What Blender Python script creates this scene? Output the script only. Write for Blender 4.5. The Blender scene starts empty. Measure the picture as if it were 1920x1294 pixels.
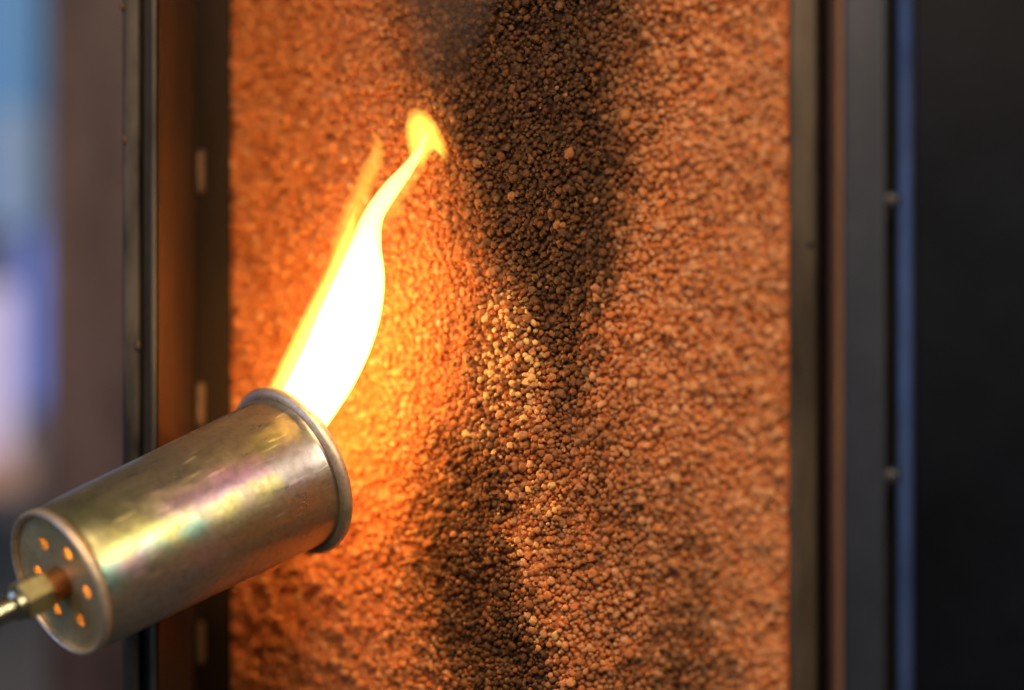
import bpy, bmesh, math, random
import numpy as np
from mathutils import Vector, Matrix, noise
from mathutils.geometry import delaunay_2d_cdt

random.seed(7)
rng = np.random.default_rng(7)
S = bpy.context.scene
COL = S.collection

# ------------------------------------------------------------------ camera
D = 0.90                      # metres from the lens to the sharp plane (y = 0)
PX = 1920 / 0.350             # photograph pixels per metre in that plane
cam_d = bpy.data.cameras.new('camera')
cam_d.sensor_width = 36.0
cam_d.lens = 36.0 * D / 0.350
cam_d.clip_start, cam_d.clip_end = 0.01, 50
cam_d.dof.use_dof = True
cam_d.dof.focus_distance = D
cam_d.dof.aperture_fstop = 2.45
cam_d.dof.aperture_blades = 0
cam = bpy.data.objects.new('camera', cam_d)
COL.objects.link(cam)
cam.location = (0, -D, 0)
cam.rotation_euler = (math.radians(90), 0, 0)
S.camera = cam

# ------------------------------------------------------------------ world and lamps
W = bpy.data.worlds.new('World'); S.world = W; W.use_nodes = True
bg = W.node_tree.nodes['Background']
bg.inputs[0].default_value = (0.80, 0.78, 0.82, 1)
bg.inputs[1].default_value = 0.040

def area(name, loc, target, size, size_y, power, color):
    l = bpy.data.lights.new(name, 'AREA'); l.shape = 'RECTANGLE'
    l.size, l.size_y, l.energy, l.color = size, size_y, power, color
    o = bpy.data.objects.new(name, l); COL.objects.link(o)
    o.location = loc
    o.rotation_euler = (Vector(target) - Vector(loc)).to_track_quat('-Z', 'Y').to_euler()
    return o

area('room_lamp', (0.62, -0.55, 0.33), (-0.10, -0.03, -0.05), 0.09, 0.34, 2.5, (1.0, 0.92, 0.66))
area('ceiling_lamp', (0.04, -1.05, 0.85), (0.03, 0, 0), 0.9, 0.8, 21.0, (1.0, 0.70, 0.45))
area('side_window_light', (-1.2, -0.55, 0.25), (0.12, 0, 0), 0.6, 1.2, 5.0, (0.36, 0.55, 1.0))

S.view_settings.view_transform = 'Standard'
S.view_settings.look = 'None'
S.view_settings.exposure = 0.0
S.view_settings.gamma = 1.0
S.render.engine = 'CYCLES'
S.cycles.use_denoising = True
S.cycles.use_adaptive_sampling = False
S.cycles.transparent_max_bounces = 32
S.cycles.max_bounces = 8
S.cycles.volume_bounces = 1
S.cycles.sample_clamp_indirect = 12.0


def at(px, py, y=0.0):
    """world point that stands at depth y and was measured at pixel px, py of the photograph"""
    k = (D + y) / D / PX
    return Vector(((px - 960) * k, y, (647 - py) * k))

# ------------------------------------------------------------------ helpers
def new_mat(name):
    m = bpy.data.materials.new(name); m.use_nodes = True
    nt = m.node_tree
    return m, nt, nt.nodes['Principled BSDF'], nt.nodes['Material Output']

def N(nt, kind, **kw):
    n = nt.nodes.new(kind)
    for k, v in kw.items():
        setattr(n, k, v)
    return n

def L(nt, a, b):
    nt.links.new(a, b)

def math_node(nt, op, a, b=None, clamp=False):
    n = N(nt, 'ShaderNodeMath', operation=op, use_clamp=clamp)
    for i, v in enumerate((a, b)):
        if v is None: continue
        if isinstance(v, (int, float)): n.inputs[i].default_value = v
        else: L(nt, v, n.inputs[i])
    return n.outputs[0]

def mixrgb(nt, fac, a, b, blend='MIX'):
    n = N(nt, 'ShaderNodeMix', data_type='RGBA', blend_type=blend)
    for sock, v in ((n.inputs[0], fac), (n.inputs[6], a), (n.inputs[7], b)):
        if isinstance(v, (int, float)): sock.default_value = v
        elif isinstance(v, tuple): sock.default_value = v
        else: L(nt, v, sock)
    return n.outputs[2]

def noise_tex(nt, scale, detail=3, rough=0.55, coord=None, distortion=0.0):
    n = N(nt, 'ShaderNodeTexNoise')
    n.inputs['Scale'].default_value = scale
    n.inputs['Detail'].default_value = detail
    n.inputs['Roughness'].default_value = rough
    n.inputs['Distortion'].default_value = distortion
    if coord is not None: L(nt, coord, n.inputs['Vector'])
    return n.outputs[0]

def ramp(nt, fac, stops):
    n = N(nt, 'ShaderNodeValToRGB')
    cr = n.color_ramp
    while len(cr.elements) < len(stops): cr.elements.new(0.5)
    for e, (p, c) in zip(cr.elements, stops):
        e.position = p; e.color = c if len(c) == 4 else (*c, 1)
    L(nt, fac, n.inputs[0])
    return n.outputs[0]

def bump(nt, height, strength, dist):
    n = N(nt, 'ShaderNodeBump')
    n.inputs['Strength'].default_value = strength
    n.inputs['Distance'].default_value = dist
    L(nt, height, n.inputs['Height'])
    return n.outputs[0]

def link(name, me, mat=None, parent=None, smooth=True):
    o = bpy.data.objects.new(name, me); COL.objects.link(o)
    if mat is not None and not me.materials: me.materials.append(mat)
    if parent is not None: o.parent = parent
    if smooth:
        me.shade_smooth()
    return o

def from_bm(name, bm, mat=None, parent=None, smooth=True, sharp=None):
    bmesh.ops.recalc_face_normals(bm, faces=bm.faces)
    me = bpy.data.meshes.new(name); bm.to_mesh(me); bm.free()
    o = link(name, me, mat, parent, smooth)
    if sharp is not None:
        me.set_sharp_from_angle(angle=math.radians(sharp))
    return o

def thing(name, label, cat, loc=(0, 0, 0), group=None):
    o = bpy.data.objects.new(name, None); COL.objects.link(o)
    o.empty_display_size = 0.02
    o.location = loc
    tag(o, label, cat, group)
    return o

def tag(o, label=None, cat=None, group=None, kind=None):
    if label: o['label'] = label
    if cat: o['category'] = cat
    if group: o['group'] = group
    if kind: o['kind'] = kind
    return o

def bm_lathe(profile, seg=96, closed=False):
    """profile: list of (r, z); closed profile joins end to start"""
    bm = bmesh.new()
    rings = []
    for r, z in profile:
        rings.append([bm.verts.new((r * math.cos(2 * math.pi * i / seg), r * math.sin(2 * math.pi * i / seg), z)) for i in range(seg)])
    n = len(rings)
    for k in range(n if closed else n - 1):
        a, b = rings[k], rings[(k + 1) % n]
        for i in range(seg):
            j = (i + 1) % seg
            bm.faces.new((a[i], a[j], b[j], b[i]))
    return bm

def bm_box(x0, x1, y0, y1, z0, z1, bevel=0.0, seg=3, bm=None):
    own = bmesh.new()
    bmesh.ops.create_cube(own, size=1)
    for v in own.verts:
        v.co = Vector(((x0 + x1) / 2 + v.co.x * (x1 - x0), (y0 + y1) / 2 + v.co.y * (y1 - y0), (z0 + z1) / 2 + v.co.z * (z1 - z0)))
    if bevel:
        bmesh.ops.bevel(own, geom=list(own.edges), offset=bevel, segments=seg, profile=0.5, affect='EDGES')
    if bm is None: return own
    me = bpy.data.meshes.new('tmp'); own.to_mesh(me); own.free(); bm.from_mesh(me); bpy.data.meshes.remove(me)
    return bm

def bm_extrude_profile(pts, z0, z1, zseg=1):
    """closed plan outline (x, y) pulled up from z0 to z1"""
    bm = bmesh.new()
    rows = []
    for k in range(zseg + 1):
        z = z0 + (z1 - z0) * k / zseg
        rows.append([bm.verts.new((x, y, z)) for x, y in pts])
    n = len(pts)
    for k in range(zseg):
        for i in range(n):
            j = (i + 1) % n
            bm.faces.new((rows[k][i], rows[k][j], rows[k + 1][j], rows[k + 1][i]))
    bm.faces.new(rows[0][::-1]); bm.faces.new(rows[-1])
    return bm

# ------------------------------------------------------------------ materials
def metal_paint(name, col, col2, rough, metallic=0.0, scale=40, bump_s=0.15, stretch=None, spec=0.5):
    m, nt, b, out = new_mat(name)
    tc = N(nt, 'ShaderNodeTexCoord').outputs['Object']
    if stretch:
        mp = N(nt, 'ShaderNodeMapping'); mp.inputs['Scale'].default_value = stretch
        L(nt, tc, mp.inputs[0]); tc = mp.outputs[0]
    n1 = noise_tex(nt, scale, 5, 0.6, tc)
    c = ramp(nt, n1, [(0.35, col), (0.68, col2)])
    L(nt, c, b.inputs['Base Color'])
    r = N(nt, 'ShaderNodeMapRange'); r.inputs[3].default_value = rough - 0.08; r.inputs[4].default_value = rough + 0.12
    L(nt, noise_tex(nt, scale * 2.7, 3, 0.6, tc), r.inputs[0]); L(nt, r.outputs[0], b.inputs['Roughness'])
    b.inputs['Metallic'].default_value = metallic
    b.inputs['Specular IOR Level'].default_value = spec
    L(nt, bump(nt, noise_tex(nt, scale * 12, 2, 0.5, tc), bump_s, 0.0004), b.inputs['Normal'])
    return m

M_frame = metal_paint('grey_steel', (0.016, 0.021, 0.036), (0.026, 0.033, 0.052), 0.42, 0.1, 18, spec=.28)
M_black = metal_paint('black_paint', (0.003, 0.004, 0.0065), (0.006, 0.0085, 0.014), 0.40, 0.0, 14, spec=.06)
M_edge = metal_paint('worn_edge_steel', (0.025, 0.020, 0.014), (0.12, 0.10, 0.072), 0.5, 0.2, 45, stretch=(1, 1, .2), spec=.3)
M_seal = metal_paint('black_rubber', (0.008, 0.008, 0.008), (0.02, 0.018, 0.016), 0.7, 0.0, 60)
M_brown = metal_paint('dark_steel', (0.030, 0.014, 0.006), (0.052, 0.026, 0.011), 0.5, 0.1, 30, stretch=(1, 1, .25))
M_brown2 = metal_paint('darker_steel', (0.010, 0.006, 0.003), (0.022, 0.013, 0.007), 0.55, 0.0, 30, stretch=(1, 1, .25), spec=.06)
M_worn = metal_paint('chipped_grey_paint', (0.010, 0.009, 0.007), (0.085, 0.070, 0.052), 0.5, 0.0, 70, stretch=(1, 1, .3), spec=.3)
M_sheet = metal_paint('satin_sheet_steel', (0.026, 0.012, 0.010), (0.150, 0.098, 0.090), 0.5, 0.0, 13, stretch=(1.3, 1, .7))  # light and dark blotches in the colour stand in for soft reflections
M_highlight_trim = metal_paint('highlight_trim_steel', (0.045, 0.060, 0.088), (0.075, 0.095, 0.13), 0.40, 0.8, 30)  # blue of the reflected highlight is put into the steel's colour
M_flame_lit_flank = metal_paint('flame_lit_flank_steel', (0.13, 0.062, 0.03), (0.24, 0.12, 0.06), 0.6, 0.0, 25, stretch=(1, 1, .3))  # flame light on the stile's side, put into the brown
M_dull = metal_paint('dull_screw_steel', (0.022, 0.024, 0.030), (0.05, 0.052, 0.06), 0.5, 0.5, 120)
M_slot = metal_paint('brownish_screw_steel', (0.075, 0.038, 0.018), (0.14, 0.075, 0.038), 0.55, 0.1, 120)
M_bolt = metal_paint('bright_bolt_steel', (0.5, 0.48, 0.44), (0.62, 0.6, 0.55), 0.35, 0.9, 200)
M_pipe = metal_paint('pipe_steel', (0.52, 0.46, 0.30), (0.66, 0.58, 0.42), 0.25, 1.0, 90)
M_nut = metal_paint('nut_brass', (0.40, 0.36, 0.16), (0.54, 0.47, 0.23), 0.36, 0.85, 160)


def granule_material():
    m, nt, b, out = new_mat('expanded_granule')
    at1 = N(nt, 'ShaderNodeAttribute', attribute_type='GEOMETRY', attribute_name='look')
    oi = N(nt, 'ShaderNodeObjectInfo')
    add = N(nt, 'ShaderNodeVectorMath', operation='ADD')
    L(nt, at1.outputs['Vector'], add.inputs[0]); L(nt, oi.outputs['Color'], add.inputs[1])
    sep = N(nt, 'ShaderNodeSeparateXYZ'); L(nt, add.outputs[0], sep.inputs[0])
    soot, flame_pale, tint = sep.outputs
    pos = N(nt, 'ShaderNodeNewGeometry').outputs['Position']
    fine = noise_tex(nt, 900, 4, 0.65, pos)
    base = ramp(nt, tint, [(0.0, (0.54, 0.135, 0.034)), (0.5, (0.69, 0.265, 0.080)), (1.0, (0.80, 0.44, 0.20))])
    base = mixrgb(nt, math_node(nt, 'MULTIPLY', fine, 0.55), base, (0.46, 0.15, 0.04, 1))
    base = mixrgb(nt, flame_pale, base, (0.90, 0.57, 0.17, 1))  # pale grains, with the flame's golden light put into their colour
    # soot covers the grains as a film that is a little patchy
    sf = math_node(nt, 'ADD', soot, math_node(nt, 'MULTIPLY', math_node(nt, 'SUBTRACT', fine, 0.5), 0.5), True)
    sf = math_node(nt, 'MULTIPLY', sf, math_node(nt, 'GREATER_THAN', soot, 0.02))
    base = mixrgb(nt, math_node(nt, 'MULTIPLY', sf, 0.97), base, (0.038, 0.0195, 0.0058, 1))
    L(nt, base, b.inputs['Base Color'])
    rr = N(nt, 'ShaderNodeMapRange'); rr.inputs[3].default_value = 0.85; rr.inputs[4].default_value = 0.52
    L(nt, soot, rr.inputs[0]); L(nt, math_node(nt, 'SUBTRACT', rr.outputs[0], math_node(nt, 'MULTIPLY', flame_pale, .42)), b.inputs['Roughness'])
    L(nt, math_node(nt, 'ADD', .2, math_node(nt, 'MULTIPLY', flame_pale, .35)), b.inputs['Specular IOR Level'])
    L(nt, bump(nt, noise_tex(nt, 1500, 3, 0.6, pos), 0.5, 0.0005), b.inputs['Normal'])
    return m
M_gran = granule_material()

def emit_surface(name, col, strength):
    m, nt, b, out = new_mat(name)
    b.inputs['Base Color'].default_value = (0.02, 0.02, 0.02, 1)
    b.inputs['Emission Color'].default_value = (*col, 1)
    b.inputs['Emission Strength'].default_value = strength
    return m

def fire_material(name, col, strength):
    m = bpy.data.materials.new(name); m.use_nodes = True
    nt = m.node_tree; nt.nodes.clear()
    out = N(nt, 'ShaderNodeOutputMaterial'); e = N(nt, 'ShaderNodeEmission')
    e.inputs[0].default_value = (*col, 1); e.inputs[1].default_value = strength
    L(nt, e.outputs[0], out.inputs['Volume'])
    return m

# ------------------------------------------------------------------ the granule panel
SLOPE = -0.85
def wall_y(x, z):
    y = SLOPE * (x - 0.009)
    # gentle swell of the filling
    y += 0.0028 * noise.noise(Vector((x * 30, z * 18, 3.1))) + 0.0030 * noise.noise(Vector((x * 95, z * 72, 9.7)))
    y += 0.0022 * noise.noise(Vector((x * 230, z * 180, 2.2)))
    # a fold down the middle: a trough in the upper half, a ridge beside it lower down
    def bell(v, c, w): return math.exp(-((v - c) / w) ** 2)
    y += 0.0045 * bell(x, 0.018 - 0.1 * z, 0.010) * bell(z, -0.02, 0.045)
    y -= 0.0040 * bell(x, 0.014, 0.013) * bell(z, -0.095, 0.045) + 0.0030 * bell(x, -0.004, 0.012) * bell(z, 0.0, 0.03)
    return y

def to_px(p):
    k = D / (D + p[1]) * PX
    return 960 + p[0] * k, 647 - p[2] * k

X0, X1, Z0, Z1 = -0.1085, 0.0862, -0.150, 0.150
UC = 1 / math.sqrt(1 + SLOPE * SLOPE)   # x per metre measured along the panel
# soot edges read off the photograph: height, left edge, right edge, strength, softness left, softness right
UP = [(-150, 715, 1230, 1.0, 80, 110), (0, 745, 1205, 1.0, 85, 110), (120, 775, 1195, 1.0, 90, 105), (200, 808, 1192, .99, 90, 95), (300, 838, 1185, .98, 90, 75),
      (400, 865, 1172, .98, 90, 60), (500, 915, 1150, .97, 80, 42), (560, 950, 1132, .95, 60, 32), (620, 1002, 1118, .90, 45, 28),
      (700, 1035, 1108, .82, 38, 28), (780, 1020, 1100, .72, 45, 30), (860, 1000, 1078, .6, 50, 30), (920, 1020, 1060, .3, 30, 30), (980, 1030, 1040, .0, 20, 20)]
LO = [(440, 850, 930, .0, 60, 60), (540, 850, 950, .30, 60, 60), (660, 850, 960, .38, 60, 45), (760, 840, 960, .52, 55, 40), (840, 825, 985, .74, 55, 40), (900, 795, 975, .84, 75, 34), (1000, 770, 965, .86, 80, 32),
      (1100, 775, 985, .88, 75, 32), (1180, 790, 1010, .90, 75, 32), (1240, 835, 1040, .96, 50, 22), (1294, 865, 1050, .96, 60, 24), (1450, 900, 1060, .96, 60, 26)]
RI = [(800, 1270, 1300, .0, 40, 40), (900, 1225, 1310, .42, 60, 60), (1000, 1240, 1330, .40, 60, 60), (1120, 1240, 1340, .62, 65, 65), (1250, 1245, 1345, .74, 65, 65), (1450, 1240, 1345, .74, 65, 65)]

CE = [(540, 1040, 1120, .0, 40, 40), (640, 1000, 1135, .38, 60, 45), (800, 960, 1190, .42, 60, 60), (1000, 1010, 1250, .36, 50, 70), (1150, 1080, 1290, .34, 50, 70), (1294, 1110, 1310, .44, 60, 70), (1450, 1110, 1310, .44, 60, 70)]
def streak(tab, x, y):
    if y <= tab[0][0]: r = tab[0][1:]
    elif y >= tab[-1][0]: r = tab[-1][1:]
    else:
        for a, b in zip(tab, tab[1:]):
            if a[0] <= y <= b[0]:
                t = (y - a[0]) / (b[0] - a[0]); r = [p + (q - p) * t for p, q in zip(a[1:], b[1:])]; break
    l, rr, s, sl, sr = r
    def sm(v):
        v = min(1, max(0, v)); return v * v * (3 - 2 * v)
    return s * sm((x - l + sl) / (2 * sl)) * sm((rr + sr - x) / (2 * sr))

def look_at(p):
    px, py = to_px(p)
    wob = 42 * noise.noise(Vector((p[0] * 60, p[2] * 45, 1.7))) + 26 * noise.noise(Vector((p[0] * 190, p[2] * 190, 4.2)))
    jit = random.uniform(-1, 1)
    s = max(streak(UP, px + wob * .6 + jit * 20, py + wob * .5), streak(LO, px + wob * .7 + jit * 26, py + wob * .5), streak(RI, px + wob + jit * 30, py), streak(CE, px + wob + jit * 30, py) * (1 + .5 * math.sin(wob * .12)))
    if s > 0.05: s = min(1, max(0.03, s + random.uniform(-.16, .12)))
    if s > .5 and random.random() < .012: s *= .55
    flame_pale = 0.0  # pale patch: flame-lit grains are coloured lighter and more golden
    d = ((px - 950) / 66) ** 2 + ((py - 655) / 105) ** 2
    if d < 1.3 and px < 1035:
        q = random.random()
        if q < .46 - .2 * d: flame_pale = random.uniform(.5, 1); s *= .1
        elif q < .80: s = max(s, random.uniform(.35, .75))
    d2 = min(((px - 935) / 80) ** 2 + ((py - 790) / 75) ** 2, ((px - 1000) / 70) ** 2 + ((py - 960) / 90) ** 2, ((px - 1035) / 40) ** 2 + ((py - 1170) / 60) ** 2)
    if d2 < 1 and random.random() < 0.20: flame_pale = random.uniform(.25, .7); s *= .2
    return s, flame_pale, min(1, max(0, random.gauss(.30 + .45 * (px - 435) / 1045, .2)))  # redder left, paler right: flame and room light put into the tint

# grain shapes: lumpy pebbles
def grain_shape(sub, seed):
    g = 1.0 if seed % 2 else 1.6
    bm = bmesh.new(); bmesh.ops.create_icosphere(bm, subdivisions=sub, radius=1)
    off = Vector((seed * 7.3, seed * 1.9, seed * 4.7))
    r = random.Random(seed)
    sc = Vector((r.uniform(.74, 1.12), r.uniform(.8, 1.1), r.uniform(.86, 1.3)))
    for v in bm.verts:
        d = v.co.normalized()
        k = 1 + .26 * g * noise.noise(d * 1.15 + off) + .13 * g * noise.noise(d * 2.3 + off)
        v.co = Vector((d.x * sc.x, d.y * sc.y, d.z * sc.z)) * k
    bm.verts.ensure_lookup_table()
    V = np.array([v.co[:] for v in bm.verts]); F = np.array([[v.index for v in f.verts] for f in bm.faces])
    bm.free(); return V, F
SH2 = [grain_shape(2, i) for i in range(14)]
SH3 = [grain_shape(3, i) for i in range(14)]

# throw grains large first, then fill the holes with smaller ones
cell = 0.0038
grid = {}
grains = []
def try_put(x, z, r, gap):
    i, j = int(x // cell), int(z // cell)
    for a in (-1, 0, 1):
        for b in (-1, 0, 1):
            for (x2, z2, r2) in grid.get((i + a, j + b), ()):
                if (x - x2) ** 2 + (z - z2) ** 2 < ((r + r2) * gap) ** 2: return False
    grid.setdefault((i, j), []).append((x, z, r)); return True
for r_lo, r_hi, tries, gap, sink in ((.00150, .00185, 500, .92, -.0001), (.00118, .00150, 6500, .90, .0), (.0009, .00118, 34000, .86, .0002),
                                     (.00068, .0009, 60000, .82, .0003), (.0005, .00068, 50000, .8, .0003)):
    for _ in range(tries):
        u, z, r = random.uniform(X0 / UC, X1 / UC), random.uniform(Z0, Z1), random.uniform(r_lo, r_hi)
        if noise.noise(Vector((u * 165, z * 165, 21.0))) > .47 and random.random() < .8: continue   # pits where grains have fallen out
        if try_put(u, z, r * 0.93, gap):
            grains.append((u * UC, z, r, sink))
# a second layer peeping through the holes
for _ in range(7000):
    grains.append((random.uniform(X0, X1), random.uniform(Z0, Z1), random.uniform(.0007, .0012), random.uniform(.0011, .0019)))

panel = thing('granule_panel', 'rough upright panel of orange-brown granules with a black soot streak, held between dark steel frames', 'panel', (0, 0.0, Z0))
nrm = Vector((SLOPE, -1, 0)).normalized()
info = []
for x, z, r, sink in grains:
    y = wall_y(x, z)
    c = Vector((x, y, z)) - nrm * (sink - random.gauss(0, .00055))
    px, py = to_px(c)
    info.append((c, r, sink, px, py))
# the 300 that show largest and sharp become parts, the rest one mass
def rank(g):
    c, r, sink, px, py = g
    if sink > .0009 or not (0 < py < 1294) or not (440 < px < 1475): return 0
    if px < 760 and 700 < py: pass
    return r * D / (D + c.y) * (1 if 860 < px < 1330 else .6)
order = sorted(range(len(info)), key=lambda i: -rank(info[i]))
part_ids = set(order[:300])
mesh3 = []
for V, F in SH3:
    me = bpy.data.meshes.new('granule'); me.from_pydata(V.tolist(), [], F.tolist()); me.materials.append(M_gran); me.shade_smooth(); mesh3.append(me)

from mathutils import Euler
Vs, Fs, As = [], [], []
base_i = 0
panel_loc = Vector((0, 0, Z0))
for i, (c, r, sink, px, py) in enumerate(info):
    rot = Euler((random.gauss(0, .5), random.gauss(0, .55), random.uniform(0, 6.283)))
    k = random.randrange(14)
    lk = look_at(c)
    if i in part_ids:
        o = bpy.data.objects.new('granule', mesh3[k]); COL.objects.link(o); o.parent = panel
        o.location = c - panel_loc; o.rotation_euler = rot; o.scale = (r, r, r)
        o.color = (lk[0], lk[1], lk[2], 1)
        continue
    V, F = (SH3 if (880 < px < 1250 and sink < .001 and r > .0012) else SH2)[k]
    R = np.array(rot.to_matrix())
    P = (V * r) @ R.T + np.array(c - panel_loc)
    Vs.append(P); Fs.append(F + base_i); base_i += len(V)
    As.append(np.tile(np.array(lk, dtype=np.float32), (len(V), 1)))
Vs = np.concatenate(Vs).astype(np.float32); Fs = np.concatenate(Fs).astype(np.int32); As = np.concatenate(As)
me = bpy.data.meshes.new('granules')
me.vertices.add(len(Vs)); me.vertices.foreach_set('co', Vs.ravel())
me.loops.add(Fs.size); me.loops.foreach_set('vertex_index', Fs.ravel())
me.polygons.add(len(Fs)); me.polygons.foreach_set('loop_start', np.arange(0, Fs.size, 3, dtype=np.int32))
me.update(calc_edges=True)
a = me.attributes.new('look', 'FLOAT_VECTOR', 'POINT'); a.data.foreach_set('vector', As.ravel())
go = link('granule_mass', me, M_gran, panel)
go.color = (0, 0, 0, 1)
go['kind'] = 'stuff'
print('grains', len(info), 'tris', len(Fs))

# backing crust under the grains
bm = bmesh.new(); nx, nz = 150, 200; gv = []
for side in (0, 1):
    g = []
    for i in range(nx + 1):
        row = []
        for j in range(nz + 1):
            x = X0 - .004 + (X1 - X0 + .008) * i / nx; z = Z0 - .004 + (Z1 - Z0 + .008) * j / nz
            y = wall_y(x, z) + .0013 if side == 0 else SLOPE * (x - .009) + .022
            row.append(bm.verts.new((x, y, z - Z0)))
        g.append(row)
    gv.append(g)
for s, g in enumerate(gv):
    for i in range(nx):
        for j in range(nz):
            bm.faces.new((g[i][j], g[i + 1][j], g[i + 1][j + 1], g[i][j + 1]))
A, B = gv
for i in range(nx):
    bm.faces.new((A[i][0], A[i + 1][0], B[i + 1][0], B[i][0])); bm.faces.new((A[i][nz], A[i + 1][nz], B[i + 1][nz], B[i][nz]))
for j in range(nz):
    bm.faces.new((A[0][j], A[0][j + 1], B[0][j + 1], B[0][j])); bm.faces.new((A[nx][j], A[nx][j + 1], B[nx][j + 1], B[nx][j]))
bk = from_bm('backing', bm, M_gran, panel)
bk.color = (0, 0, 0, 1)
vals = np.array([(lambda q: (q[0], 0.0, .15))(look_at(v.co + panel_loc)) for v in bk.data.vertices], dtype=np.float32)
bk.data.attributes.new('look', 'FLOAT_VECTOR', 'POINT').data.foreach_set('vector', vals.ravel())

# ------------------------------------------------------------------ the torch
tb = at(110, 1094, -0.038); tr = at(548, 882, 0.024)
ax = (tr - tb); TL = ax.length; ax.normalize()
view = ((tb + tr) / 2 - cam.location).normalized()
lx = ax.cross(view).normalized()
if lx.z > 0: lx = -lx
ly = ax.cross(lx)
torch = thing('gas_torch', 'yellow-zinc plated steel burner cup of a gas torch, its open rim pouring flame upward', 'torch')
torch.matrix_world = Matrix(((lx.x, ly.x, ax.x, tb.x), (lx.y, ly.y, ax.y, tb.y), (lx.z, ly.z, ax.z, tb.z), (0, 0, 0, 1)))
R0, R1, T = 0.0254, 0.0274, 0.0009
def on_cup(px, py):
    """local point of the cup's outer skin that the photograph shows at px, py"""
    o = torch.matrix_world.inverted() @ cam.location
    d = (torch.matrix_world.inverted().to_3x3() @ (at(px, py) - cam.location)).normalized()
    r = (R0 + R1) / 2
    A_, B_, C_ = d.x ** 2 + d.y ** 2, 2 * (o.x * d.x + o.y * d.y), o.x ** 2 + o.y ** 2 - r * r
    disc = max(0, B_ * B_ - 4 * A_ * C_)
    return o + d * ((-B_ - math.sqrt(disc)) / (2 * A_))

def zinc_material(name, drifts, rough0, rough1, base0, base1, metallic=1.0):
    """yellow passivated steel: olive skin with gold, violet and green drifts that belong to the plating"""
    m, nt, b, out = new_mat(name)
    tc = N(nt, 'ShaderNodeTexCoord').outputs['Object']
    mp = N(nt, 'ShaderNodeMapping'); mp.inputs['Scale'].default_value = (1.0, 1.0, 0.45)
    L(nt, tc, mp.inputs[0])
    mid = noise_tex(nt, 120, 5, 0.62, mp.outputs[0], 0.4)
    big = noise_tex(nt, 40, 3, 0.55, mp.outputs[0], 0.5)
    c = ramp(nt, big, [(0.34, base0), (0.66, base1)])
    wn = N(nt, 'ShaderNodeTexNoise'); wn.inputs['Scale'].default_value = 70; wn.inputs['Detail'].default_value = 4
    L(nt, tc, wn.inputs['Vector'])
    w1 = N(nt, 'ShaderNodeVectorMath', operation='SUBTRACT'); L(nt, wn.outputs['Color'], w1.inputs[0]); w1.inputs[1].default_value = (.5, .5, .5)
    w2 = N(nt, 'ShaderNodeVectorMath', operation='SCALE'); L(nt, w1.outputs[0], w2.inputs[0]); w2.inputs['Scale'].default_value = 0.014
    w3 = N(nt, 'ShaderNodeVectorMath', operation='ADD'); L(nt, tc, w3.inputs[0]); L(nt, w2.outputs[0], w3.inputs[1])
    for (px, py, rad, col, amt) in drifts:
        p = on_cup(px, py)
        dn = N(nt, 'ShaderNodeVectorMath', operation='SUBTRACT'); L(nt, w3.outputs[0], dn.inputs[0]); dn.inputs[1].default_value = p
        sc = N(nt, 'ShaderNodeVectorMath', operation='MULTIPLY'); L(nt, dn.outputs[0], sc.inputs[0]); sc.inputs[1].default_value = (1, 1, .55)
        ln = N(nt, 'ShaderNodeVectorMath', operation='LENGTH'); L(nt, sc.outputs[0], ln.inputs[0])
        mr = N(nt, 'ShaderNodeMapRange', interpolation_type='SMOOTHERSTEP')
        mr.inputs[1].default_value = rad; mr.inputs[2].default_value = rad * .15; mr.inputs[3].default_value = 0; mr.inputs[4].default_value = amt
        L(nt, ln.outputs['Value'], mr.inputs[0])
        c = mixrgb(nt, mr.outputs[0], c, (*col, 1))
    grime = noise_tex(nt, 420, 5, 0.65, tc)
    c = mixrgb(nt, math_node(nt, 'MULTIPLY', ramp(nt, grime, [(0.46, (0, 0, 0)), (0.74, (1, 1, 1))]), 0.5), c, (0.22, 0.18, 0.11, 1))
    mp3 = N(nt, 'ShaderNodeMapping'); mp3.inputs['Scale'].default_value = (1, 1, .16); mp3.inputs['Rotation'].default_value = (-.7, .5, .2)
    L(nt, tc, mp3.inputs[0])
    scuff = ramp(nt, noise_tex(nt, 330, 3, 0.6, mp3.outputs[0]), [(0.69, (0, 0, 0)), (0.75, (1, 1, 1))])
    c = mixrgb(nt, math_node(nt, 'MULTIPLY', scuff, .55), c, (.80, .72, .58, 1))
    L(nt, c, b.inputs['Base Color'])
    b.inputs['Metallic'].default_value = metallic
    r = N(nt, 'ShaderNodeMapRange'); r.inputs[3].default_value = rough0; r.inputs[4].default_value = rough1
    r.inputs[1].default_value = .3; r.inputs[2].default_value = .7
    L(nt, mid, r.inputs[0])
    mp2 = N(nt, 'ShaderNodeMapping'); mp2.inputs['Scale'].default_value = (1, 1, 0.10); mp2.inputs['Rotation'].default_value = (0.6, 0.4, 0)
    L(nt, tc, mp2.inputs[0])
    scr = ramp(nt, noise_tex(nt, 700, 2, 0.5, mp2.outputs[0]), [(0.66, (0, 0, 0)), (0.71, (1, 1, 1))])
    L(nt, math_node(nt, 'ADD', r.outputs[0], math_node(nt, 'MULTIPLY', scr, 0.2)), b.inputs['Roughness'])
    h = math_node(nt, 'ADD', noise_tex(nt, 55, 3, 0.5, tc), math_node(nt, 'MULTIPLY', scr, 0.08))
    h = math_node(nt, 'ADD', h, math_node(nt, 'MULTIPLY', grime, 0.10))
    L(nt, bump(nt, h, 0.28, 0.0010), b.inputs['Normal'])
    return m
PINK, GOLD, TEAL, OLIVE, LILAC = (.66, .40, .58), (.80, .74, .27), (.36, .62, .56), (.36, .38, .18), (.56, .50, .58)
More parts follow.
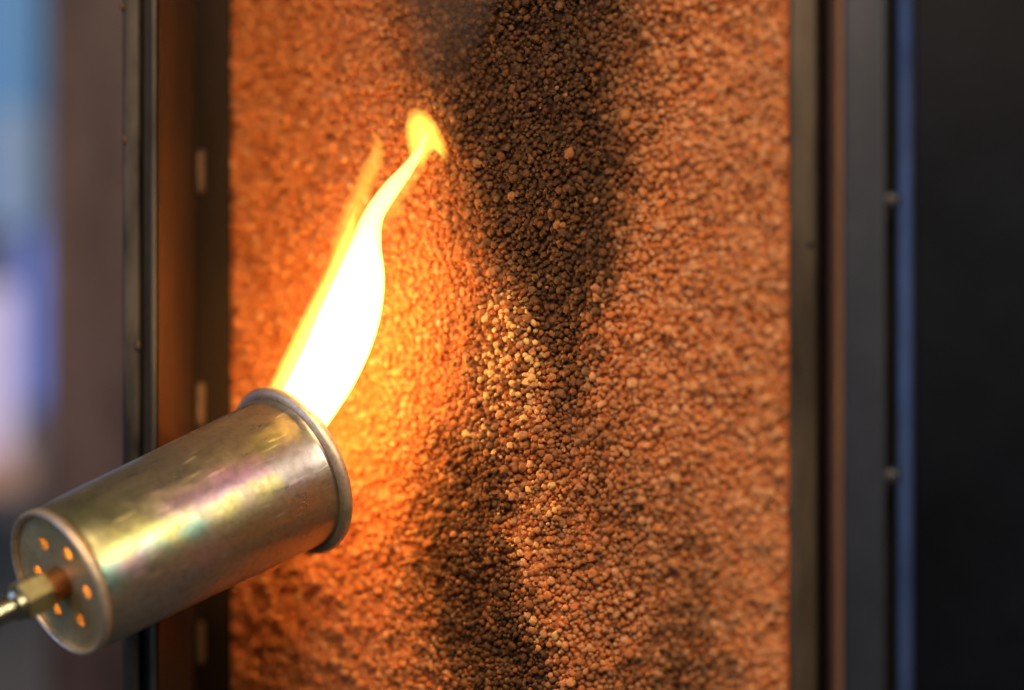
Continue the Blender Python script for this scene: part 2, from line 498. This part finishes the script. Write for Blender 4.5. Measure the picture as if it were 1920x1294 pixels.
M_zinc = zinc_material('yellow_zinc_plating',
    [(150, 985, .020, OLIVE, .8), (250, 985, .012, OLIVE, .3), (505, 830, .010, OLIVE, .8), (440, 905, .013, PINK, .95), (350, 945, .009, PINK, .8), (555, 880, .013, LILAC, .8),
     (245, 1020, .013, GOLD, .75), (330, 985, .010, GOLD, .8), (430, 945, .007, GOLD, .8), (500, 915, .006, GOLD, .7), (365, 985, .006, TEAL, .9), (290, 1030, .006, TEAL, .6), (210, 1085, .008, TEAL, .9),
     (255, 1055, .007, PINK, .7), (400, 1040, .010, PINK, .4), (300, 1110, .012, LILAC, .35), (470, 990, .014, OLIVE, .4)],
    .25, .42, (0.48, 0.42, 0.29), (0.60, 0.52, 0.38), .90)
M_rim = zinc_material('rim_plating', [(490, 730, .012, LILAC, .6), (640, 960, .012, OLIVE, .5)], .38, .52, (0.68, 0.55, 0.40), (0.80, 0.66, 0.50), .75)
M_plate = zinc_material('base_plating', [(70, 1000, .015, OLIVE, .5)], .48, .62, (0.56, 0.46, 0.22), (0.66, 0.55, 0.30), .7)
M_copper = metal_paint('hot_copper', (0.40, 0.17, 0.06), (0.58, 0.26, 0.10), 0.4, 1.0, 160)
prof = [(R0 + .0002, .0024), (R0 - .0001, .0032), (R0 + .0001, .0040)]
for k in range(1, 13):
    t = k / 12; prof.append((R0 + .0002 + (R1 - R0) * t, .004 + (TL - .008) * t))
prof += [(R1 + .0004, TL - .0028), (R1 + .0011, TL - .0016), (R1 + .0011, TL - .0006), (R1 - T + .0003, TL - .0006), (R1 - T, TL - .003)]
for k in range(1, 13):
    t = 1 - k / 12; prof.append((R0 + (R1 - R0) * t - T, .0035 + (TL - .008) * t))
prof += [(R0 - T - .0001, .0024)]
from_bm('cup_body', bm_lathe(prof, 128, True), M_zinc, torch, sharp=40)
# rolled bead on the mouth
bead = [(R1 + .0018 + .0021 * math.cos(q), TL - .0006 + .0024 * math.sin(q)) for q in [2 * math.pi * i / 20 for i in range(20)]]
from_bm('rim', bm_lathe(bead, 128, True), M_rim, torch)
# rolled bead round the base
bead = [(R0 - .0006 + .0011 * math.cos(q), .0006 + .0017 * math.sin(q)) for q in [2 * math.pi * i / 16 for i in range(16)]]
from_bm('base_rim', bm_lathe(bead, 128, True), M_rim, torch)

# base plate with six real holes
RP = R0 - .0012
pts = [Vector((RP * math.cos(2 * math.pi * i / 64), RP * math.sin(2 * math.pi * i / 64))) for i in range(64)]
faces = [list(range(64))]
HR, HOLE = 0.0138, 0.0024
holes = [(HR * math.cos(math.radians(q)), HR * math.sin(math.radians(q))) for q in (0, 58, 118, 180, 238, 298)]
for hx, hy in holes:
    s0 = len(pts)
    pts += [Vector((hx + HOLE * math.cos(2 * math.pi * i / 20), hy + HOLE * math.sin(2 * math.pi * i / 20))) for i in range(20)]
edges = [(i, (i + 1) % 64) for i in range(64)]
for h in range(6):
    s0 = 64 + h * 20
    edges += [(s0 + i, s0 + (i + 1) % 20) for i in range(20)]
vv, ee, ff, _, _, _ = delaunay_2d_cdt(pts, edges, [], 0, 1e-6)
bm = bmesh.new()
top = [bm.verts.new((v.x, v.y, .0022)) for v in vv]
for f in ff:
    c = sum((vv[i] for i in f), Vector((0, 0))) / len(f)
    if any((c.x - hx) ** 2 + (c.y - hy) ** 2 < (HOLE * .97) ** 2 for hx, hy in holes) or c.length > RP: continue
    bm.faces.new([top[i] for i in f])
ext = bmesh.ops.extrude_face_region(bm, geom=list(bm.faces))
for v in [g for g in ext['geom'] if isinstance(g, bmesh.types.BMVert)]: v.co.z -= .0009
from_bm('base_plate', bm, M_plate, torch, smooth=False)
# nozzle, nut and gas pipe
from_bm('nozzle', bm_lathe([(.0001, .012), (.0024, .012), (.0040, .006), (.0056, .0030), (.0056, -.0052), (.0001, -.0052)], 32), M_copper, torch, sharp=35)
bm = bmesh.new()
hexr = .0070
rows = []
for zz, rr in ((-.0050, .90), (-.0058, 1), (-.0150, 1), (-.0158, .88)):
    rows.append([bm.verts.new((hexr * rr * math.cos(math.radians(60 * i + 40)), hexr * rr * math.sin(math.radians(60 * i + 40)), zz)) for i in range(6)])
for a_, b_ in zip(rows, rows[1:]):
    for i in range(6):
        j = (i + 1) % 6; bm.faces.new((a_[i], a_[j], b_[j], b_[i]))
bm.faces.new(rows[0][::-1]); bm.faces.new(rows[-1])
bmesh.ops.bevel(bm, geom=list(bm.edges), offset=.0003, segments=2, affect='EDGES')
from_bm('hex_nut', bm, M_nut, torch, sharp=30)
from_bm('gas_pipe', bm_lathe([(.0001, -.0160), (.0054, -.0160), (.0054, -.0180), (.0042, -.0195), (.0042, -.14), (.0001, -.14)], 40), M_pipe, torch, sharp=35)

# ------------------------------------------------------------------ the flame
def blob_tube(stations, seg=32, depth=.8, sub=6):
    """closed body through stations (px, py, half width px, y, depth factor); smooth Catmull-Rom between"""
    P = []
    for s in stations:
        yy = s[3] + .023; c = at(s[0], s[1], yy); k = (D + yy) / D / PX
        P.append((c, s[2] * k, s[2] * k * (s[4] if len(s) > 4 else depth)))
    out = []
    n = len(P)
    def cr(a, b, c, d, t):
        return .5 * ((2 * b) + (c - a) * t + (2 * a - 5 * b + 4 * c - d) * t * t + (3 * b - a - 3 * c + d) * t ** 3)
    for i in range(n - 1):
        q = [P[max(0, i - 1)], P[i], P[i + 1], P[min(n - 1, i + 2)]]
        for k in range(sub):
            t = k / sub
            out.append((cr(q[0][0], q[1][0], q[2][0], q[3][0], t), max(1e-4, cr(q[0][1], q[1][1], q[2][1], q[3][1], t)), max(1e-4, cr(q[0][2], q[1][2], q[2][2], q[3][2], t))))
    out.append(P[-1])
    bm = bmesh.new(); rings = []
    for i, (c, w, d) in enumerate(out):
        tan = (out[min(i + 1, len(out) - 1)][0] - out[max(i - 1, 0)][0]).normalized()
        side = tan.cross(Vector((0, 1, 0))).normalized(); dep = side.cross(tan).normalized()
        rings.append([bm.verts.new(c + side * (w * math.cos(2 * math.pi * j / seg)) + dep * (d * math.sin(2 * math.pi * j / seg))) for j in range(seg)])
    for a_, b_ in zip(rings, rings[1:]):
        for j in range(seg):
            k = (j + 1) % seg; bm.faces.new((a_[j], a_[k], b_[k], b_[j]))
    bm.faces.new(rings[0][::-1]); bm.faces.new(rings[-1])
    return bm

F_core = fire_material('fire_core', (1.0, 0.48, 0.120), 1120)
F_yellow = fire_material('fire_yellow', (1.0, 0.58, 0.09), 105)
F_orange = fire_material('fire_orange', (1.0, 0.42, 0.05), 60)
F_tongue = fire_material('fire_tongue', (1.0, 0.45, 0.05), 84)
F_veil = fire_material('fire_veil', (1.0, 0.48, 0.06), 55)
F_tip = fire_material('fire_tip', (1.0, 0.54, 0.065), 150)
flame = thing('torch_flame', 'bright white and yellow flame leaning out of the burner cup towards the soot streak', 'flame', tr)
def fpart(name, bm, mat):
    for v in bm.verts: v.co -= tr
    return from_bm(name, bm, mat, flame)
core = [(385, 943, 16, -.014), (440, 912, 46, -.008), (478, 884, 56, -.002), (510, 852, 60, .002), (562, 780, 54, .002), (615, 692, 58, -.004), (652, 605, 58, -.008), (676, 525, 47, -.010),
        (687, 455, 29, -.010), (701, 403, 20, -.009), (733, 355, 17, -.006), (766, 314, 12, -.003), (787, 282, 8, .0), (796, 258, 5, .0), (799, 246, 1.5, .0)]
fpart('flame_core', blob_tube(core, depth=.75), F_core)
def soft(name, st, mat, depth, scales=(1.25, .95, .6)):
    """nested bodies, so that the glow thins out towards the edge"""
    for k in scales:
        fpart(name, blob_tube([(a[0], a[1], a[2] * k, *a[3:]) for a in st], depth=depth), mat)
soft('flame_sheath', [(505, 862, 64, .002), (549, 772, 57, .002), (596, 684, 62, -.004), (632, 600, 62, -.008), (652, 520, 48, -.009), (662, 455, 28, -.009), (670, 410, 14, -.008), (676, 380, 3, -.008)],
     F_orange, .5, (1.06, .94))
soft('flame_fringe', [(500, 850, 58, .002), (545, 765, 52, .002), (588, 684, 55, -.004), (621, 604, 50, -.008), (641, 525, 33, -.009), (653, 455, 15, -.009), (662, 410, 6, -.008), (668, 385, 2, -.008)],
     F_yellow, .55, (1.10, .98, .86))
soft('flame_tongue', [(622, 560, 8, -.008), (636, 490, 17, -.008), (650, 430, 18, -.007), (671, 377, 18, -.006), (694, 322, 16, -.005), (707, 288, 13, -.004), (707, 264, 8, -.004), (698, 244, 2, -.004)],
     F_tongue, .6)
def inflate(outline, centre, y, half, grow=1.0):
    """rounded body over a smoothed star-shaped outline"""
    n = len(outline); sm = []
    for i in range(n):
        p = [Vector(outline[(i + q) % n]) for q in (-1, 0, 1, 2)]
        for t in (0, .25, .5, .75):
            sm.append(.5 * (2 * p[1] + (p[2] - p[0]) * t + (2 * p[0] - 5 * p[1] + 4 * p[2] - p[3]) * t * t + (p[3] - p[0] - 3 * p[2] + 3 * p[1]) * t ** 3))
    c = Vector(centre); y += .023; k = (D + y) / D / PX
    bm = bmesh.new(); rings = []
    for q in range(-6, 7):
        a_ = q / 6 * math.pi / 2
        s_ = max(.02, math.cos(a_)) ** .6 * grow
        rings.append([bm.verts.new(at(c.x + (p.x - c.x) * s_, c.y + (p.y - c.y) * s_, y) + Vector((0, half * k * q / 6, 0))) for p in sm])
    m_ = len(sm)
    for a_, b_ in zip(rings, rings[1:]):
        for i in range(m_):
            j_ = (i + 1) % m_; bm.faces.new((a_[i], a_[j_], b_[j_], b_[i]))
    bm.faces.new(rings[0][::-1]); bm.faces.new(rings[-1])
    return bm
hood = [(783, 203), (798, 209), (815, 226), (829, 252), (838, 282), (836, 303), (826, 289), (813, 284), (803, 298), (788, 314), (773, 304), (764, 278), (759, 248), (761, 224), (770, 209)]
for g in (1.04, .94, .80):
    fpart('flame_tip', inflate(hood, (792, 254), .0, 17 * g, g), F_tip)
soft('flame_veil', [(714, 470, 4, -.009), (709, 430, 14, -.009), (729, 388, 20, -.008), (762, 342, 17, -.004), (786, 305, 14, .0), (800, 278, 4, .0)], F_veil, .7, (1.1, .8))

# ------------------------------------------------------------------ right frame
ZL, ZH = -.16, .16
def X(px, y): return at(px, 0, y).x
yr = -.070
ys = yr - .018
rf = thing('steel_upright', 'dark grey steel upright with worn strip along the right edge of the granule panel', 'upright', (X(1520, yr), yr, ZL), 'steel uprights clamping the granule panel')
o0 = rf.location.copy()
def rpart(name, bm, mat, root, sharp=35):
    for v in bm.verts: v.co -= root.location
    return from_bm(name, bm, mat, root, sharp=sharp)
rpart('retaining_strip', bm_box(X(1482, yr), X(1533, yr), yr, yr + .016, ZL, ZH, .0012), M_edge, rf)
rpart('recess_bar', bm_box(X(1500, yr + .03), X(1580, yr + .03), yr + .030, yr + .040, ZL, ZH, .0005), M_seal, rf)
rpart('stile', bm_box(X(1582, ys), X(1660, ys), ys, yr + .032, ZL, ZH, .0010), M_frame, rf)
rpart('gap_filler', bm_box(X(1661, ys), X(1700, ys), ys + .016, yr + .030, ZL, ZH, .0004), M_seal, rf)
def screw(root, px, py, y, r, mat=M_bolt, sz=1.0, name='screw'):
    bm = bm_lathe([(.0001, -.002), (r, -.002), (r * 1.02, -.0012), (r * .9, -.0003), (r * .5, .0002), (.0001, .0003)], 24)
    bmesh.ops.rotate(bm, verts=bm.verts, matrix=Matrix.Rotation(math.radians(90), 3, 'X'))
    c = at(px, py, y)
    for v in bm.verts: v.co = Vector((v.co.x, v.co.y, v.co.z * sz)) + c - root.location
    return from_bm(name, bm, mat, root, sharp=40)
for py in (375, 893, -150, 1420):
    screw(rf, 1671, py, ys + .0004, .0022, M_dull)
screw(rf, 1519, 458, yr - .0005, .0013, M_dull)
rpart('added_flame_lit_flank', bm_box(X(1582, ys) - .0014, X(1582, ys) - .0001, ys + .0016, yr + .024, ZL, ZH, .0003), M_flame_lit_flank, rf)  # thin plate added over the stile to carry the flame-lit brown
# black cabinet to the right
bp = thing('black_cabinet', 'black painted cabinet side with a rounded blue-shining edge at the right border', 'cabinet', (X(1700, yr), yr, ZL))
x0 = X(1683, ys); yf = ys - .004
pl = [(x0, yf + .05), (x0, yf + .0062), (x0 + .0016, yf + .0048), (x0 + .0038, yf + .0029), (x0 + .0046, yf + .0025), (x0 + .0048, yf + .0027), (x0 + .0048, yf + .05)]
rpart('highlight_trim', bm_extrude_profile(pl, ZL, ZH), M_highlight_trim, bp)  # strip added and chamfered to give the blue highlight along the edge
rpart('cabinet_side', bm_box(x0 + .0050, x0 + .20, yf + .0015, yf + .05, ZL, ZH, .0006), M_black, bp)

# ------------------------------------------------------------------ left frame
yl = .094
yk = .034
lf = thing('steel_upright', 'dark brown steel upright with oblong screws along the left edge of the panel', 'upright', (X(330, yl), yl, ZL), 'steel uprights clamping the granule panel')
rpart('inner_strip', bm_box(X(360, yl), X(433, yl), yl, yl + .010, ZL, ZH, .0008), M_brown2, lf)
rpart('side_bar', bm_extrude_profile([(X(297, yk), yk), (X(364, yl) , yl - .001), (X(364, yl), yl + .012), (X(297, yk), yl + .012)], ZL, ZH), M_brown, lf)
rpart('seal', bm_box(X(262, yk), X(296, yk), yk + .006, yl, ZL, ZH, .0015), M_seal, lf)
rpart('edge_strip', bm_box(X(226, yk), X(260, yk), yk + .004, yl, ZL, ZH, .0015), M_worn, lf)
rpart('seal_lip', bm_box(X(281, yk), X(294, yk), yk, yk + .0055, ZL, ZH, .0010), M_edge, lf)
def oblong(root, px, py, y, w, h):
    bm = bmesh.new()
    c = at(px, py, y); k = (D + y) / D / PX
    outl = []
    for i in range(24):
        q = 2 * math.pi * i / 24
        outl.append((w * k * math.cos(q), (h - w) * k * (1 if math.sin(q) > 0 else -1) + w * k * math.sin(q)))
    rows = []
    for yy, s in ((.0015, 1), (-.0012, 1), (-.0020, .8)):
        rows.append([bm.verts.new((a_ * s, yy, b_ * (1 - (1 - s) * .3))) for a_, b_ in outl])
    for a_, b_ in zip(rows, rows[1:]):
        for i in range(24):
            j = (i + 1) % 24; bm.faces.new((a_[i], a_[j], b_[j], b_[i]))
    bm.faces.new(rows[-1]); bm.faces.new(rows[0][::-1])
    for v in bm.verts: v.co += c - root.location
    return from_bm('oblong_screw', bm, M_slot, root, sharp=40)
for py in (-120, 322, 758, 1205):
    oblong(lf, 377, py, yl, 7, 40)
for px, py in ((232, 262), (258, 648), (286, 480), (229, 12)):
    screw(lf, px, py, yk + .003, random.uniform(.0007, .0011), M_slot, sz=random.uniform(1.2, 2.2), name='rivet')

# sheet further back on the left
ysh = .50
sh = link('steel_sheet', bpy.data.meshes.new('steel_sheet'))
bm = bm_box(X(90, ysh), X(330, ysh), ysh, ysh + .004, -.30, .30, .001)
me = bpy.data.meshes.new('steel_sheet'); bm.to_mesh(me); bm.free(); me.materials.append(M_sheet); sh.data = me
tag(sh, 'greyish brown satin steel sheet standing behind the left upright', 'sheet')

# ------------------------------------------------------------------ room far behind on the left
yb = 1.2
def bx(px0, px1, py0, py1, y, dy):
    a_, b_ = at(px0, py0, y), at(px1, py1, y)
    return a_.x, b_.x, y, y + dy, b_.z, a_.z
M_plaster = metal_paint('grey_plaster', (0.20, 0.22, 0.24), (0.26, 0.27, 0.29), 0.85, 0, 5)
w = from_bm('back_wall', bm_box(-1.6, 1.2, yb + .3, yb + .4, -1.0, 1.2), M_plaster, smooth=False)
w['kind'] = 'structure'
win = thing('window', 'blurred blue window with bright panes at the far left behind the steel sheet', 'window', at(-60, 300, yb))
wp = M_frame
def wpart(name, b6, mat, bev=.002):
    bm = bm_box(*b6, bev)
    for v in bm.verts: v.co -= win.location
    return from_bm(name, bm, mat, win, sharp=35)
wpart('frame', bx(-330, 90, -330, 430, yb + .02, .04), wp)
wpart('pane', bx(-310, -40, -310, 410, yb + .005, .01), emit_surface('pane_blue', (0.10, 0.26, 0.55), 1.0))
wpart('pane', bx(-25, 66, -310, 200, yb + .005, .01), emit_surface('pane_blue_deep', (0.10, 0.24, 0.45), 1.0))
wpart('pane', bx(-25, 66, 202, 428, yb + .005, .01), emit_surface('pane_pale', (0.20, 0.28, 0.42), 1.0))
lamp = thing('work_lamp', 'violet-blue glowing lamp box below the far blurred window', 'lamp', at(-60, 650, yb))
def lpart(name, b6, mat, bev=.002):
    bm = bm_box(*b6, bev)
    for v in bm.verts: v.co -= lamp.location
    return from_bm(name, bm, mat, lamp, sharp=35)
lpart('lamp_housing', bx(-260, 85, 430, 960, yb + .03, .05), M_plaster)
lpart('diffuser', bx(-250, 20, 540, 900, yb + .01, .015), emit_surface('lamp_white', (0.62, 0.50, 0.68), 1.0))
lpart('amber_glow', bx(-250, 45, 850, 915, yb + .004, .005), emit_surface('glow_amber', (0.42, 0.22, 0.15), 1.0))  # peach glow added under the diffuser as an emitting strip
lpart('blue_tube', bx(28, 80, 434, 760, yb + .01, .015), emit_surface('lamp_blue', (0.13, 0.19, 0.55), 1.0))

# ------------------------------------------------------------------ thin smoke in front of the soot
m = bpy.data.materials.new('thin_smoke'); m.use_nodes = True
nt = m.node_tree; nt.nodes.clear()
out = N(nt, 'ShaderNodeOutputMaterial'); pv = N(nt, 'ShaderNodeVolumePrincipled')
pv.inputs['Color'].default_value = (0.55, 0.45, 0.38, 1); pv.inputs['Density'].default_value = 9.0; pv.inputs['Anisotropy'].default_value = 0.2
L(nt, pv.outputs[0], out.inputs['Volume'])
smoke = thing('smoke_wisp', 'thin grey-brown smoke drifting over the top of the black soot streak', 'smoke', at(840, 80, .0))
for st in ([(850, 190, 6, -.004), (842, 150, 34, -.006), (830, 95, 62, -.010), (838, 30, 80, -.014), (860, -60, 90, -.018)],
           [(815, 170, 4, -.004), (812, 130, 22, -.006), (806, 80, 40, -.010), (800, 20, 50, -.014), (800, -60, 52, -.018)],
           [(895, 130, 6, -.006), (884, 85, 30, -.008), (880, 30, 48, -.012), (890, -60, 60, -.018)]):
    bm = blob_tube(st, depth=.5)
    for v in bm.verts: v.co -= smoke.location
    o = from_bm('smoke_curl', bm, m, smoke); o['kind'] = 'stuff'
